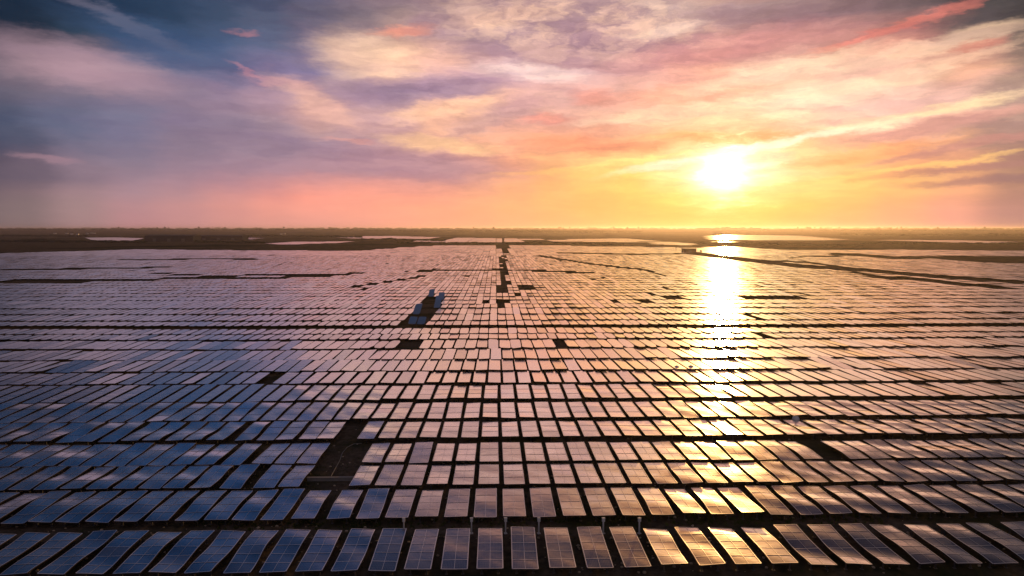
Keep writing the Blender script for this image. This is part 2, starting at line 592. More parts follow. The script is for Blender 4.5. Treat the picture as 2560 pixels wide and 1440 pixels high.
# behind the camera: plain dusk
back = t.mapr(t.math('ABSOLUTE', az), 55, 95, 0, 1, smooth=True)
full = t.mix(back, full, (0.115, 0.095, 0.120, 1))
bg = t.node('ShaderNodeBackground')
t.put(bg.inputs[0], full)
bg.inputs[1].default_value = 1.0
ns = t.node('ShaderNodeTexSky', sky_type='NISHITA')
ns.sun_disc = False
ns.sun_elevation = R(SUN_EL)
ns.sun_rotation = R(SUN_AZ)
ns.dust_density = 3.0
bg2 = t.node('ShaderNodeBackground')
t.put(bg2.inputs[0], ns.outputs[0])
bg2.inputs[1].default_value = 0.05
mx = t.node('ShaderNodeMixShader')
mx.inputs[0].default_value = 0.97
t.t.links.new(bg2.outputs[0], mx.inputs[1])
t.t.links.new(bg.outputs[0], mx.inputs[2])
out = t.node('ShaderNodeOutputWorld')
t.t.links.new(mx.outputs[0], out.inputs[0])

sl = bpy.data.lights.new('sun', 'SUN')
sl.energy = 2.0
sl.angle = R(0.55)
sl.color = (1.0, 0.52, 0.15)
so = bpy.data.objects.new('sun', sl)
COL.objects.link(so)
so.rotation_euler = (-SUN).to_track_quat('-Z', 'Y').to_euler()

# ------------------------------------------------------------------ ground and air
mb = MB()
NS = 48
xs = [-21000 + 42000 * i / NS for i in range(NS + 1)]
ys = [-600 + 21600 * (i / NS) ** 2 for i in range(NS + 1)]
for y in ys:
    for x in xs:
        mb.v.append((x, y, rise(y)))
for j in range(NS):
    for i in range(NS):
        a = j * (NS + 1) + i
        mb.f.append((a, a + 1, a + NS + 2, a + NS + 1))
        mb.m.append(0)
tag(mb.build('ground', M_GROUND), kind='structure')

hz = MB()
hz.box((0, 10200, 39), (43000, 22200, 80))
hm = bpy.data.materials.new('air')
hm.use_nodes = True
t = NT(hm.node_tree)
o_ = t.node('ShaderNodeOutputMaterial')
pv = t.node('ShaderNodeVolumePrincipled')
pv.inputs['Color'].default_value = (0.90, 0.84, 0.92, 1)
pv.inputs['Density'].default_value = 4.6e-5
pv.inputs['Anisotropy'].default_value = 0.72
t.t.links.new(pv.outputs[0], o_.inputs['Volume'])
tag(hz.build('haze', hm), kind='stuff')

# ------------------------------------------------------------------ the near solar tables
ORD = 'zeroth first second third fourth fifth sixth seventh eighth ninth tenth eleventh twelfth thirteenth fourteenth fifteenth sixteenth seventeenth eighteenth nineteenth twentieth'.split()
TENS = ['', '', 'twenty', 'thirty', 'forty', 'fifty', 'sixty', 'seventy']


def ordinal(n):
    if n <= 20:
        return ORD[n]
    return TENS[n // 10] + '-' + ORD[n % 10] if n % 10 else TENS[n // 10][:-1] + 'ieth'


ROWS = [  # back y, front y, a left edge x, pitch left, pitch right, width (photograph pixels at the front edge), bands
    (1321, 1421, 1282, 90.0, 94.0, 65.0, 5),
    (1222, 1291, 1259, 73.5, 75.0, 55.5, 4),
    (1160.5, 1211, 1261, 64.3, 64.0, 50.0, 3),
    (1107, 1153, 1258, 58.6, 58.5, 46.0, 3),
    (1053.5, 1092, 1256, 51.3, 51.3, 40.5, 3),
    (1006.5, 1044, 1253, 46.0, 46.0, 36.0, 3),
    (962.5, 996, 1253, 42.0, 42.0, 32.5, 3),
]
EXTRA_LEFT = {  # where the columns break off beside the bare patch: left edges going left, then the pitch
    1: (-6, [731, 657.5, 586.5, 516, 447, 371, 300.6, 230, 158, 91, 25], 70),
    2: (-6, [700, 638, 554, 482, 418, 357, 297, 232, 169, 105.5, 42], 63),
    3: (-6, [745, 691, 636, 562, 497, 438, 383, 330, 274, 218, 163, 108, 53], 55),
    4: (-7, [796, 750.6, 696, 647, 594, 527, 473, 425, 369, 318, 262, 208, 157, 107], 50),
}
MISSING = {3: [2085]}
# glass that leans a little further back catches the low sun
LEAN = {(0, 1655): 3.7, (0, 1742): 2.2, (0, 1843): 2.6, (0, 1941): 2.9, (1, 1711): 3.2, (1, 1783): 1.8, (1, 1857): 3.4, (1, 1639): 1.6}
BASE_LEAN = [0.1, 0.7, 1.1, 1.4, 1.6, 1.7, 1.6]


def lean_share(px):
    u = min(1.0, max(0.0, (px - 450.0) / 750.0))
    return -1.2 + 2.2 * u * u * (3 - 2 * u)


def colour_word(px, py):
    d = px - 1815
    if py > 1300:
        if px < 1080: return 'deep navy blue'
        if px < 1540: return 'dark blue white-ruled'
        if px < 1990: return 'glowing orange'
        return 'dark slate'
    if abs(d) < 150: return 'bright golden'
    if px < 420: return 'dim blue'
    if px < 900: return 'dusky blue' if py > 1040 else 'lilac grey'
    if px < 1250: return 'mauve pink'
    if px < 1665: return 'rosy peach'
    if px < 2200: return 'copper pink'
    return 'dim mauve'


def make_warp(W, L, amp, side, ph, rng):
    a1, a2 = rng.uniform(.5, 1) * amp, rng.uniform(.4, 1) * amp
    p1, p2, p3 = rng.random() * 6.28, rng.random() * 6.28, rng.random() * 6.28
    tw = rng.uniform(-.6, .6) * amp
    bs = side * rng.uniform(.4, 1) * rng.choice((-1, 1))

    def warp(x, y):
        u, v = x / W, y / L
        z = a1 * math.sin(5.2 * v + p1) + a2 * .6 * math.sin(9.0 * v + 2.5 * u + p2) + tw * u * v * 4
        return x + bs * math.sin(6.0 * v + p3), y, z
    return warp


def table_meshes(ri, W, L, bands, amp, side, seed):
    rng = random.Random(seed)
    warp = make_warp(W, L, amp, side, 0, rng)
    glass = []
    fb = 0.10
    for b in range(bands):
        y0, y1 = -L / 2 + L * b / bands + 0.03, -L / 2 + L * (b + 1) / bands - 0.03
        x0, x1 = -W / 2 + 0.03, W / 2 - 0.03
        g = MB()
        nx, ny = 4, 5
        tip = rng.uniform(-.010, .010)
        for s_, dz in ((0, 0), (1, -0.05)):
            for j in range(ny + 1):
                for i in range(nx + 1):
                    x, y = x0 + (x1 - x0) * i / nx, y0 + (y1 - y0) * j / ny
                    a = warp(x, y)
                    g.v.append((a[0], a[1], a[2] + dz + tip * (j / ny - .5) * (y1 - y0)))
        q = (nx + 1) * (ny + 1)
        for j in range(ny):
            for i in range(nx):
                a = j * (nx + 1) + i
                g.f.append((a, a + 1, a + nx + 2, a + nx + 1)); g.m.append(0)
                g.f.append((q + a + nx + 1, q + a + nx + 2, q + a + 1, q + a)); g.m.append(0)
        glass.append(g.mesh('glass_module', M_GLASS, True))
    fr = MB()
    z = 0.03
    for x in (-W / 2, W / 2):
        fr.strip((x, -L / 2, z), (x, L / 2, z), fb, 0.16, 14, warp)
    for b in range(bands + 1):
        y = -L / 2 + L * b / bands
        edge = b in (0, bands)
        fr.strip((-W / 2 + fb / 2 + .003, y, z - .002), (W / 2 - fb / 2 - .003, y, z - .002), fb if edge else .085, 0.16 if edge else .1, 5, warp)
    if ri < 4:
        for b in range(bands):
            y0, y1 = -L / 2 + L * b / bands + .05, -L / 2 + L * (b + 1) / bands - .05
            fr.strip((0, y0, z - .004), (0, y1, z - .004), .045, .04, 4, warp)
    frame = fr.mesh('frame', [M_ALU, M_EDGE])
    leg = MB()
    leg.box((0, 0, 0.5), (0.14, 0.14, 1.0))
    leg.box((0, 0, 1.04), (0.34, 0.22, 0.08))
    leg.box((0, 0, 0.03), (0.36, 0.36, 0.06))
    return glass, frame, leg.mesh('leg', M_STEEL)


tables = []
for ri, (yb, yf, xr, pl, pr, wpx, bands) in enumerate(ROWS):
    Yf, Yb = ground(1240, yf, ZP).y, ground(1240, yb, ZP).y
    x_of = lambda x: ground(x, yf, ZP).x
    W = x_of(xr + wpx) - x_of(xr)
    L = (Yb - Yf) / (1 - BASE_LEAN[ri] * .7 / math.degrees(math.atan2(HC, (Yb + Yf) / 2)))
    edges = []
    x, k = xr, 0
    while x < 2560 + 420:
        edges.append(x)
        x += pr
    x, k = xr - pl, -1
    stop = EXTRA_LEFT.get(ri)
    while x > -420:
        if stop and k < stop[0]:
            break
        edges.append(x)
        x -= pl
        k -= 1
    if stop:
        edges += stop[1]
        x = stop[1][-1] - stop[2]
        while x > -420:
            edges.append(x)
            x -= stop[2]
    edges.sort()
    var = {}
    for x in edges:
        if any(abs(x - q) < 24 for q in MISSING.get(ri, [])):
            continue
        cx = x_of(x) + W / 2
        cy = (Yf + Yb) / 2
        pc = proj((cx, cy, ZP))
        c4 = [proj((cx + sx * W / 2, cy + sy * L / 2, ZP)) for sx in (-1, 1) for sy in (-1, 1)]
        if max(c[0] for c in c4) < 6 or min(c[0] for c in c4) > 2554:
            continue
        area = wpx * (yf - yb)
        tables.append(dict(ri=ri, x=x, cx=cx, cy=cy, W=W, L=L, bands=bands, pc=pc, area=area - abs(pc[0] - 1280) * 0.0001))

tables.sort(key=lambda d: -d['area'])
near, rest = tables[:300], tables[300:]
# name each one by its row and by the nearest thing one can find
by_row = {}
for d in near:
    by_row.setdefault(d['ri'], []).append(d)
ROWN = ['front row', 'second row', 'third row', 'fourth row', 'fifth row', 'sixth row', 'seventh row']
for ri, lst in by_row.items():
    lst.sort(key=lambda d: d['x'])
    n = len(lst)
    sun_i = min(range(n), key=lambda i: abs(lst[i]['pc'][0] - 1815))
    gap_i = None
    if ri in (2, 3, 4):
        gaps = [(lst[i + 1]['x'] - lst[i]['x'], i) for i in range(n - 1) if 600 < lst[i]['x'] < 950]
        gap_i = max(gaps)[1]
    for i, d in enumerate(lst):
        c = colour_word(*d['pc'])
        opts = [(i + 1, "leftmost of its row" if i == 0 else "%s from its left end" % ordinal(i + 1))]
        if ri < 6:
            opts.append((n - i, "rightmost of its row" if i == n - 1 else "%s from its right end" % ordinal(n - i)))
        if i == sun_i:
            opts.append((0, "in the middle of the sun's glitter path"))
        elif i < sun_i:
            opts.append((sun_i - i + 1, "%s left of the sun's glitter path" % ordinal(sun_i - i)))
        else:
            opts.append((i - sun_i + 1, "%s right of the sun's glitter path" % ordinal(i - sun_i)))
        if gap_i is not None:
            if i <= gap_i:
                opts.append((gap_i - i + 1, ("%s left of the bare patch" % ordinal(gap_i - i + 1)) if i < gap_i else "beside the bare patch, on its left"))
            else:
                opts.append((i - gap_i, ("%s right of the bare patch" % ordinal(i - gap_i)) if i > gap_i + 1 else "beside the bare patch, on its right"))
        d['label'] = '%s solar table, %s, %s' % (c, ROWN[ri], min(opts)[1])

GROUP = 'solar tables standing in the nearest rows'
protos = {}
for d in sorted(near, key=lambda d: (d['ri'], d['x'])):
    ri = d['ri']
    off = abs(d['pc'][0] - 1300)
    style = 0 if off < 330 else (1 if off < 640 else 2)
    key = (ri, style, random.randrange(4))
    fresh = key not in protos
    root = empty('solar_table', (d['cx'], d['cy'], 0), R(random.uniform(-.5, .5)) * (1 + style))
    tag(root, d['label'], 'solar table', GROUP)
    if fresh:
        protos[key] = table_meshes(ri, d['W'], d['L'], d['bands'], (.03, .07, .12)[style], (.01, .06, .13)[style], hash((ri, style, key[2])) & 0xffff)
    glass, frame, leg = protos[key]
    lean = BASE_LEAN[ri] * lean_share(d['pc'][0]) + random.gauss(0, .7)
    for (rr, xx), a in LEAN.items():
        if rr == ri and abs(d['x'] - xx) < 30:
            lean = a
    rot = (R(-lean), R(random.gauss(0, .9)), 0)
    for g in glass:
        o = link(bpy.data.objects.new('glass_module', g), root)
        o.location = (0, 0, ZP)
        o.rotation_euler = rot
    o = link(bpy.data.objects.new('frame', frame), root)
    o.location = (0, 0, ZP)
    o.rotation_euler = rot
    spots = [(-.32, -.40), (.32, -.40), (-.32, .40), (.32, .40)] if ri < 3 else [(0, -.40), (0, .40)]
    for sx, sy in spots:
        o = link(bpy.data.objects.new('leg', leg), root)
        o.location = (sx * d['W'], sy * d['L'], 0)
        o.scale = (1, 1, (ZP - sy * d['L'] * math.tan(R(lean)) - .22) / 1.08)

# ------------------------------------------------------------------ all the tables beyond, too many to count
def inside(poly, x, y):
    c = False
    j = len(poly) - 1
    for i in range(len(poly)):
        xi, yi = poly[i]
        xj, yj = poly[j]
        if (yi > y) != (yj > y) and x < (xj - xi) * (y - yi) / (yj - yi) + xi:
            c = not c
        j = i
    return c


def dist_line(pts, x, y):
    best = 1e9
    for (ax, ay), (bx, by) in zip(pts, pts[1:]):
        dx, dy = bx - ax, by - ay
        tt = max(0, min(1, ((x - ax) * dx + (y - ay) * dy) / (dx * dx + dy * dy)))
        px, py = ax + tt * dx, ay + tt * dy
        best = min(best, math.hypot((x - px) * 0.25, y - py))
    return best


EDGE = [(-900, 655), (-300, 641), (0, 633), (180, 628), (350, 623), (500, 625), (700, 626), (900, 627), (960, 622), (1040, 616.5), (1100, 614),
        (1340, 614), (1420, 614), (1500, 616), (1600, 617), (1690, 618), (1730, 620), (1820, 616), (1900, 621), (1980, 625), (2100, 625),
        (2250, 624), (2560, 627), (3000, 630), (3600, 634)]
PATCHES = [
    [(1016, 607), (1148, 594), (1333, 597), (1335, 605)],
    [(1345, 603), (1440, 597), (1560, 596), (1640, 601), (1590, 606), (1420, 604)],
    [(1640, 604), (1730, 608), (1725, 613), (1640, 611)],
    [(1770, 590), (1830, 587), (1990, 589), (2130, 600), (1900, 601), (1790, 599)],
    [(2165, 600), (2330, 600), (2540, 604), (2480, 608), (2300, 604)],
    [(662, 609), (760, 604), (878, 603.5), (878, 606), (700, 612)],
    [(860, 592), (960, 589.5), (1105, 593), (1090, 597), (870, 596)],
    [(560, 598), (620, 594), (640, 596), (600, 600)],
]
TRACKS = [
    ([(1735, 633), (1860, 649), (2000, 665), (2150, 674), (2330, 690), (2560, 706), (3200, 740)], 4.5),
    ([(1900, 651), (2010, 655), (2110, 668)], 2.0),
    ([(1980, 645), (2020, 640), (2100, 641)], 1.5),
    ([(2130, 678), (2185, 692), (2290, 697), (2380, 708), (2520, 719)], 4.0),
    ([(2080, 635), (2150, 637), (2240, 645), (2400, 642), (2560, 648)], 3.5),
    ([(-400, 709), (0, 705), (150, 703), (300, 700)], 4.0),
    ([(300, 700), (560, 694), (830, 692)], 2.2),
    ([(380, 683), (520, 690), (660, 688), (900, 684)], 2.0),
    ([(0, 673), (200, 672), (420, 668)], 1.6),
    ([(300, 650), (520, 647), (640, 648)], 1.3),
    ([(1400, 632), (1600, 636), (1740, 633)], 1.6),
    ([(1050, 677), (1250, 674), (1330, 676), (1480, 682)], 2.2),
    ([(-300, 814), (1000, 814)], 3.0),
    ([(860, 720), (1000, 700), (1060, 690)], 2.2),
    ([(1600, 755), (1720, 740), (2000, 742)], 2.4),
    ([(1350, 640), (1480, 660), (1620, 676), (1660, 690)], 2.0),
]
HOLES = [
    [(1075, 735), (1118, 742), (1052, 818), (985, 814), (1035, 775)],
    [(998, 847), (1046, 850), (1038, 869), (975, 869)],
    [(2280, 640), (2700, 640), (2700, 662), (2470, 657), (2370, 650)],
    [(1250, 700), (1275, 700), (1268, 734), (1243, 734)],
    [(1240, 752), (1268, 752), (1265, 772), (1236, 772)],
    [(1300, 712), (1340, 712), (1342, 728), (1300, 728)],
]


def edge_y(x):
    for (ax, ay), (bx, by) in zip(EDGE, EDGE[1:]):
        if ax <= x <= bx:
            return ay + (by - ay) * (x - ax) / (bx - ax)
    return 700


far = MB()
frng = random.Random(5)


def far_table(cx, cy, w_, l_, jit, tiltsd, cut, lean=0.0, z0=ZP):
    ax, ay = math.tan(R(frng.gauss(0, tiltsd * 1.8))), math.tan(R(frng.gauss(-lean, tiltsd)))
    hw, hl = w_ / 2, l_ / 2
    cs = []
    for sx, sy in ((-1, -1), (1, -1), (1, 1), (-1, 1)):
        cs.append((sx * hw + frng.uniform(-jit, jit) * w_, sy * hl + frng.uniform(-jit, jit) * l_))
    pts = []
    for i in range(4):
        p, a, b = cs[i], cs[i - 1], cs[(i + 1) % 4]
        k = cut * frng.uniform(.4, 1.4)
        pts.append((p[0] + (a[0] - p[0]) * k, p[1] + (a[1] - p[1]) * k))
        pts.append((p[0] + (b[0] - p[0]) * k, p[1] + (b[1] - p[1]) * k))
    n = 8
    zt = [max(.3, z0 + px * ax + py * ay) for px, py in pts]
    b = len(far.v)
    for (px, py), z in zip(pts, zt):
        far.v.append((cx + px, cy + py, z))
    for (px, py), z in zip(pts, zt):
        far.v.append((cx + px, cy + py, z - .11))
    far.f.append(tuple(range(b, b + n)))
    far.m.append(0)
    for i in range(n):
        j = (i + 1) % n
        far.f.append((b + i, b + n + i, b + n + j, b + j))
        far.m.append(1)


for d in rest:
    far_table(d['cx'], d['cy'], d['W'], d['L'], .02, .8, .03, 1.6 * lean_share(d['pc'][0]))

FROWS = [  # back s, front s (pixels under the horizon), left edge x, pitch, width
    (929, 955, 1255, 38.2, 30.5), (898.5, 924, 1220, 33.3, 28.6), (873, 895, 1255, 29.9, 26.3), (850, 868, 1248, 28.6, 25.8),
    (834, 845.5, 1245.5, 24.8, 21.8), (820.5, 832, 1245.5, 24.6, 21.6), (802, 811.5, 1244, 22.6, 19.8), (786, 799, 1244, 21, 18.4), (771, 783, 1244, 19.5, 17), (758.5, 768.5, 1244, 18, 15.8),
]
far_rows = []
for (yb, yf, xr, p_, w_) in FROWS:
    Yf, Yb = ground(1240, yf, ZP).y, ground(1240, yb, ZP).y
    f_ = lambda x: ground(x, yf, ZP).x
    far_rows.append((Yf, Yb, f_(xr), f_(xr + p_) - f_(xr), f_(xr + w_) - f_(xr)))
q = 1 / (758.5 - 572)
while q < 1 / 13.5:
    step = .00030 if q < .012 else (.00036 if q < .02 else .0008)
    s0, s1 = 1 / q - .0, 1 / (q + step * .84)
    Yf, Yb = ground(1240, 572 + s0, ZP).y, ground(1240, 572 + s1, ZP).y
    far_rows.append((Yf, Yb, .1, 3.75, 3.35))
    q += step

count = 0
for (Yf, Yb, X0, pitch, wid) in far_rows:
    yc = (Yf + Yb) / 2
    s_mid = proj((0, yc, ZP))[1] - 572
    merge = 1 if s_mid > 66 else (3 if s_mid > 50 else (8 if s_mid > 36 else 24))
    half = yc * .90 + 40
    i = int((-half - X0) / (pitch * merge))
    while True:
        cx = X0 + (i + .5) * pitch * merge
        i += 1
        if cx > half:
            break
        if cx < -half:
            continue
        pp = proj((cx, yc, ZP))
        if pp is None or pp[0] < -520 or pp[0] > 3080:
            continue
        x, y = pp
        wob = noise.noise(Vector((cx / 90.0, yc / 160.0, 3.3)))
        wob2 = noise.noise(Vector((cx / 28.0, yc / 60.0, 9.1)))
        off = abs(x - 1260) / 1300.0
        calm = 1.0 if y > 880 else 1.6
        ydisp = (wob * .22 + wob2 * .05) * (Yb - Yf) * min(1.3, .15 + off * 1.6) * (0.0 if y > 890 else 1.0)
        xdisp = (wob * .9 + wob2 * .4) * (0.15 + off) * (0.0 if y > 890 else 1.0)
        ok = y > edge_y(x)
        if ok:
            for pts, wd in TRACKS:
                if dist_line(pts, x, y) < wd:
                    ok = False
                    break
        if not ok:
            ok = any(inside(pg, x, y) for pg in PATCHES)
        blue = False
        if ok and any(inside(pg, x, y) for pg in HOLES):
            blue = inside(HOLES[0], x, y) and frng.random() < .4
            ok = blue
        if ok and 1250 < x < 1267 and 612 < y < 700 and frng.random() < .85:
            ok = False
        pm = .004
        if y < 890:
            pm = .003 + .05 * max(0, -.25 + noise.noise(Vector((cx / 60.0, yc / 90.0, 1.0))))
        if 1400 < x < 1800 and 690 < y < 840:
            pm += .015
        if merge < 8 and ok and frng.random() < pm:
            ok = False
        if not ok:
            continue
        jit = .015 if y > 880 else .05
        if x > 1450 and y < 860:
            jit = .05
        cut = .03 if y > 860 else (.10 if abs(x - 1260) < 240 else .20)
        if merge > 1:
            cut, jit = .03, .03
        dep = math.degrees(math.atan2(HC, yc))
        lean = min(1.3, .13 * dep) * lean_share(x)
        if blue:
            lean = -16.0
        td = .75 if y > 840 else (.55 if y > 690 else .45)
        if merge > 1:
            td = .55 / merge
        far_table(cx + xdisp, yc + ydisp, (pitch * (merge - 1) + wid) * (1 if merge == 1 else .985), (Yb - Yf) * (1.05 if y > 760 else 1.12) * (.6 if blue else 1 / (1 - lean / dep)), jit, td, cut, lean, ZP + (1.2 if blue else 0))
        count += 1
o = far.build('solar_panel_field', [M_FAR, M_EDGE])
tag(o, 'endless field of solar tables running on towards the horizon', kind='stuff')

# a few tables that lie dark blue beside the first wide gap: part of the same field is bare there
# ------------------------------------------------------------------ small things between the rows
g = MB()
grng = random.Random(3)
Y0, Y1 = ground(1240, 1316, 0).y, ground(1240, 1296, 0).y
def tuft(x, y, h, n):
    for _ in range(n):
        a = grng.random() * 6.28
        r = grng.random() * h * .8
        bx, by = x + math.cos(a) * r, y + math.sin(a) * r
        hh = h * grng.uniform(.5, 1.2)
        ww = hh * .10
        b2 = grng.random() * 6.28
        dx, dy = math.cos(b2) * ww, math.sin(b2) * ww
        lx, ly = grng.uniform(-.5, .5) * hh, grng.uniform(-.5, .5) * hh
        g.poly(((bx - dx, by - dy, 0), (bx + dx, by + dy, 0), (bx + lx, by + ly, hh)))
for _ in range(620):
    tuft(grng.uniform(-42, 55), grng.uniform(Y0 - .5, Y1 + 1.0), grng.uniform(.15, .55), 16)
for ri in range(0, 4):
    yf, yb = ROWS[ri][1], ROWS[ri][0]
    for _ in range(260):
        px = grng.uniform(0, 2560)
        pt = ground(px, grng.uniform(yb - 6, yf + 10), 0)
        tuft(pt.x, pt.y, grng.uniform(.1, .4), 9)
for _ in range(300):
    pt = ground(grng.uniform(740, 905), grng.uniform(1085, 1215), 0)
    tuft(pt.x, pt.y, grng.uniform(.08, .25), 8)
o = g.build('grass', M_GRASS)
tag(o, kind='stuff')

st = MB()
for _ in range(900):
    ri = grng.choice((0, 0, 0, 1, 1, 2, 2, 3, 4, 5))
    yb, yf = ROWS[ri][0], ROWS[ri][1]
    pt = ground(grng.uniform(0, 2560), grng.uniform(yb - 8, yf + 12), 0)
    r = grng.uniform(.07, .26)
    st.blob((pt.x, pt.y, r * .4), (r, r * grng.uniform(.5, 1), r * .6))
o = st.build('gravel', M_STONE)
tag(o, kind='stuff')

# white cable posts behind the front row
for i, (px, lab) in enumerate(((1010, 'leftmost of the six white cable posts behind the front solar tables'), (1179, 'second from the left of the white cable posts behind the front row'),
                               (1264, 'white cable post behind the front row, third from the left'), (1347, 'white cable post behind the front row, third from the right'),
                               (1508, 'second from the right of the white cable posts behind the front row'), (1598, 'rightmost of the six white cable posts behind the front solar tables'))):
    pt = ground(px, 1334, 0.0)
    root = empty('cable_post', pt, 0.1 * i)
    tag(root, lab, 'post', 'white cable posts behind the front row')
    a = MB(); a.box((0, 0, .85), (.16, .16, 1.7)); a.box((0, 0, .05), (.4, .4, .1)); a.build('post', M_WHITE, root)
    a = MB(); a.box((0, -.02, 1.95), (.34, .28, .5)); a.box((0, -.02, 2.215), (.42, .36, .03)); a.build('junction_box', M_WHITE, root)

# the bare patch: a low pale wall and a hose
p0, p1 = ground(768, 1203, 0), ground(884, 1201, 0)
root = empty('low_wall', (p0 + p1) / 2)
tag(root, 'low pale concrete wall crossing the near end of the bare patch', 'wall')
a = MB()
d = (p1 - p0)
a.box((0, 0, .28), (d.length, .35, .56)); a.build('wall', M_CONC, root)
a = MB(); a.box((0, 0, .60), (d.length + .1, .5, .08)); a.build('coping', M_CONC, root)
a = MB()
pts = [ground(x, y, .06) for x, y in ((828, 1190), (838, 1172), (850, 1150), (856, 1132), (868, 1118), (884, 1110), (905, 1108))]
for u, v in zip(pts, pts[1:]):
    a.tube(u, v, .06, .06, 6)
o = a.build('hose', M_CONC)
tag(o, 'thin pale hose snaking over the dark bare patch among the solar tables', 'hose')

# round white domes
for px, py, lab in ((1989, 1058, 'small round white dome between the fourth and fifth rows, right of the glitter path'),
                    (1692, 928, 'left one of two small white domes beside the glitter path'),
                    (1727, 927, 'right one of two small white domes beside the glitter path')):
    pt = ground(px, py + 1, 0)
    root = empty('storage_tank', pt)
    tag(root, lab, 'tank', 'small white domed tanks')
    a = MB()
    n = 12
    rr = .75 if py > 1000 else .95
    prof = [(rr, 0), (rr, .9), (rr * .95, 1.2), (rr * .72, 1.5), (rr * .38, 1.68), (.02, 1.74)]
    b = 0
    for k_, (r_, z_) in enumerate(prof):
        for i in range(n):
            aa = 2 * math.pi * i / n
            a.v.append((r_ * math.cos(aa), r_ * math.sin(aa), z_))
    for k_ in range(len(prof) - 1):
        for i in range(n):
            j = (i + 1) % n
            a.f.append((k_ * n + i, k_ * n + j, k_ * n + n + j, k_ * n + n + i)); a.m.append(0)
    a.build('tank', M_WHITE, root, True)
    a = MB(); a.tube((0, 0, 1.70), (0, 0, 1.85), .16, .16, 10); a.build('lid', M_STEEL, root)

# ------------------------------------------------------------------ the distance
def pond(name, poly):
    a = MB()
    a.poly([ground(x, y, .12) for x, y in poly][::-1])
    tag(a.build(name, M_WATER), kind='structure')
pond('water', [(212, 594), (290, 593.5), (360, 595.5), (345, 599), (318, 603), (262, 604), (232, 601)])
pond('water', [(266, 587.5), (290, 586.3), (326, 588), (300, 590)])
pond('water', [(1760, 604.5), (1830, 603.5), (1850, 605), (1800, 606.2)])
pond('water', [(1935, 585.5), (1960, 584.2), (1995, 587.5), (1980, 588.5)])


pond('water', [(360, 588.2), (420, 586.2), (482, 585.2), (482, 587.2), (400, 589.2)])  # added water sheet behind the dark warehouse, a bright strip over its roof
pond('water', [(484, 586), (540, 584.8), (600, 585.6), (612, 588.6), (490, 588.8)])  # another added sheet, stands in for the bright roof of the second warehouse


def warehouse(x0, x1, y, hpx, lab, dark):
    pa, pb = ground(x0, y), ground(x1, y)
    c = (pa + pb) / 2
    w_ = (pb - pa).length
    mpp = (c - CAM).length / F
    h = hpx * mpp
    root = empty('warehouse', c, math.atan2(pb.y - pa.y, pb.x - pa.x))
    tag(root, lab, 'warehouse', 'long low warehouses far beyond the field')
    dp = 60.0
    a = MB(); a.box((0, dp / 2, h * .42), (w_, dp, h * .84)); a.build('wall', M_WALL, root)
    a = MB()
    z0, z1 = h * .845, h
    e = 1.5
    hw = w_ / 2 + e
    vs = [(-hw, -e, z0), (hw, -e, z0), (hw, dp + e, z0), (-hw, dp + e, z0), (-hw, dp / 2, z1), (hw, dp / 2, z1)]
    for f_ in ((0, 1, 5, 4), (2, 3, 4, 5), (1, 2, 5), (3, 0, 4), (3, 2, 1, 0)):
        a.poly([vs[i] for i in f_])
    a.build('roof', M_ROOF, root)
    for k_ in range(3):
        a = MB(); a.box((-w_ * .3 + k_ * w_ * .3, -.12, h * .22), (w_ * .07, .2, h * .44)); a.build('door', M_STEEL, root)
warehouse(362, 482, 604, 15.5, 'long dark walled warehouse with thin pale roof edge beside the far pond', True)
warehouse(486, 606, 600, 11.5, 'long warehouse with bright pink-lit roof beyond the green field', False)

hrng = random.Random(8)
for i, (px, py) in enumerate(((138, 586), (167, 586), (180, 587), (194, 588), (219, 586), (229, 585), (236, 585.5), (703, 587), (712, 586.5), (790, 581))):
    pt = ground(px, py)
    mpp = (pt - CAM).length / F
    root = empty('house', pt, hrng.uniform(-.4, .4))
    tag(root, 'tiny white house among the dark trees near the horizon', 'house', 'tiny white houses far off')
    s_ = 4.6 * mpp
    a = MB(); a.box((0, 0, s_ * .32), (s_, s_ * .8, s_ * .64)); a.build('wall', M_WHITE, root)
    a = MB()
    h0, h1 = s_ * .64, s_ * 1.0
    e = s_ * .56
    vs = [(-e, -e * .85, h0), (e, -e * .85, h0), (e, e * .85, h0), (-e, e * .85, h0), (-e, 0, h1), (e, 0, h1)]
    for f_ in ((0, 1, 5, 4), (2, 3, 4, 5), (1, 2, 5), (3, 0, 4), (3, 2, 1, 0)):
        a.poly([vs[q_] for q_ in f_])
    a.build('roof', M_ROOF, root)

# dark sheds at the field's far edge
for (px, py, wpx, hpx, lab) in ((1722, 631, 30, 10, 'dark flat shed at the far end of the diagonal track'), (1258, 607, 5, 11, 'narrow dark pump house at the far end of the central aisle'),
                                (1640, 617, 34, 6, 'long low dark shed left of the far diagonal track')):
    pt = ground(px, py)
    mpp = (pt - CAM).length / F
    root = empty('shed', pt, 0)
    tag(root, lab, 'shed', 'dark sheds at the far edge of the field')
    a = MB(); a.box((0, 0, hpx * mpp * .42), (wpx * mpp, wpx * mpp * .7, hpx * mpp * .84)); a.build('wall', M_RUST, root)
    a = MB(); a.box((0, 0, hpx * mpp * .92), (wpx * mpp * 1.06, wpx * mpp * .76, hpx * mpp * .14)); a.build('roof', M_STEEL, root)
    a = MB(); a.box((0, -wpx * mpp * .35 - .06, hpx * mpp * .3), (wpx * mpp * .25, .1, hpx * mpp * .58)); a.build('door', M_STEEL, root)

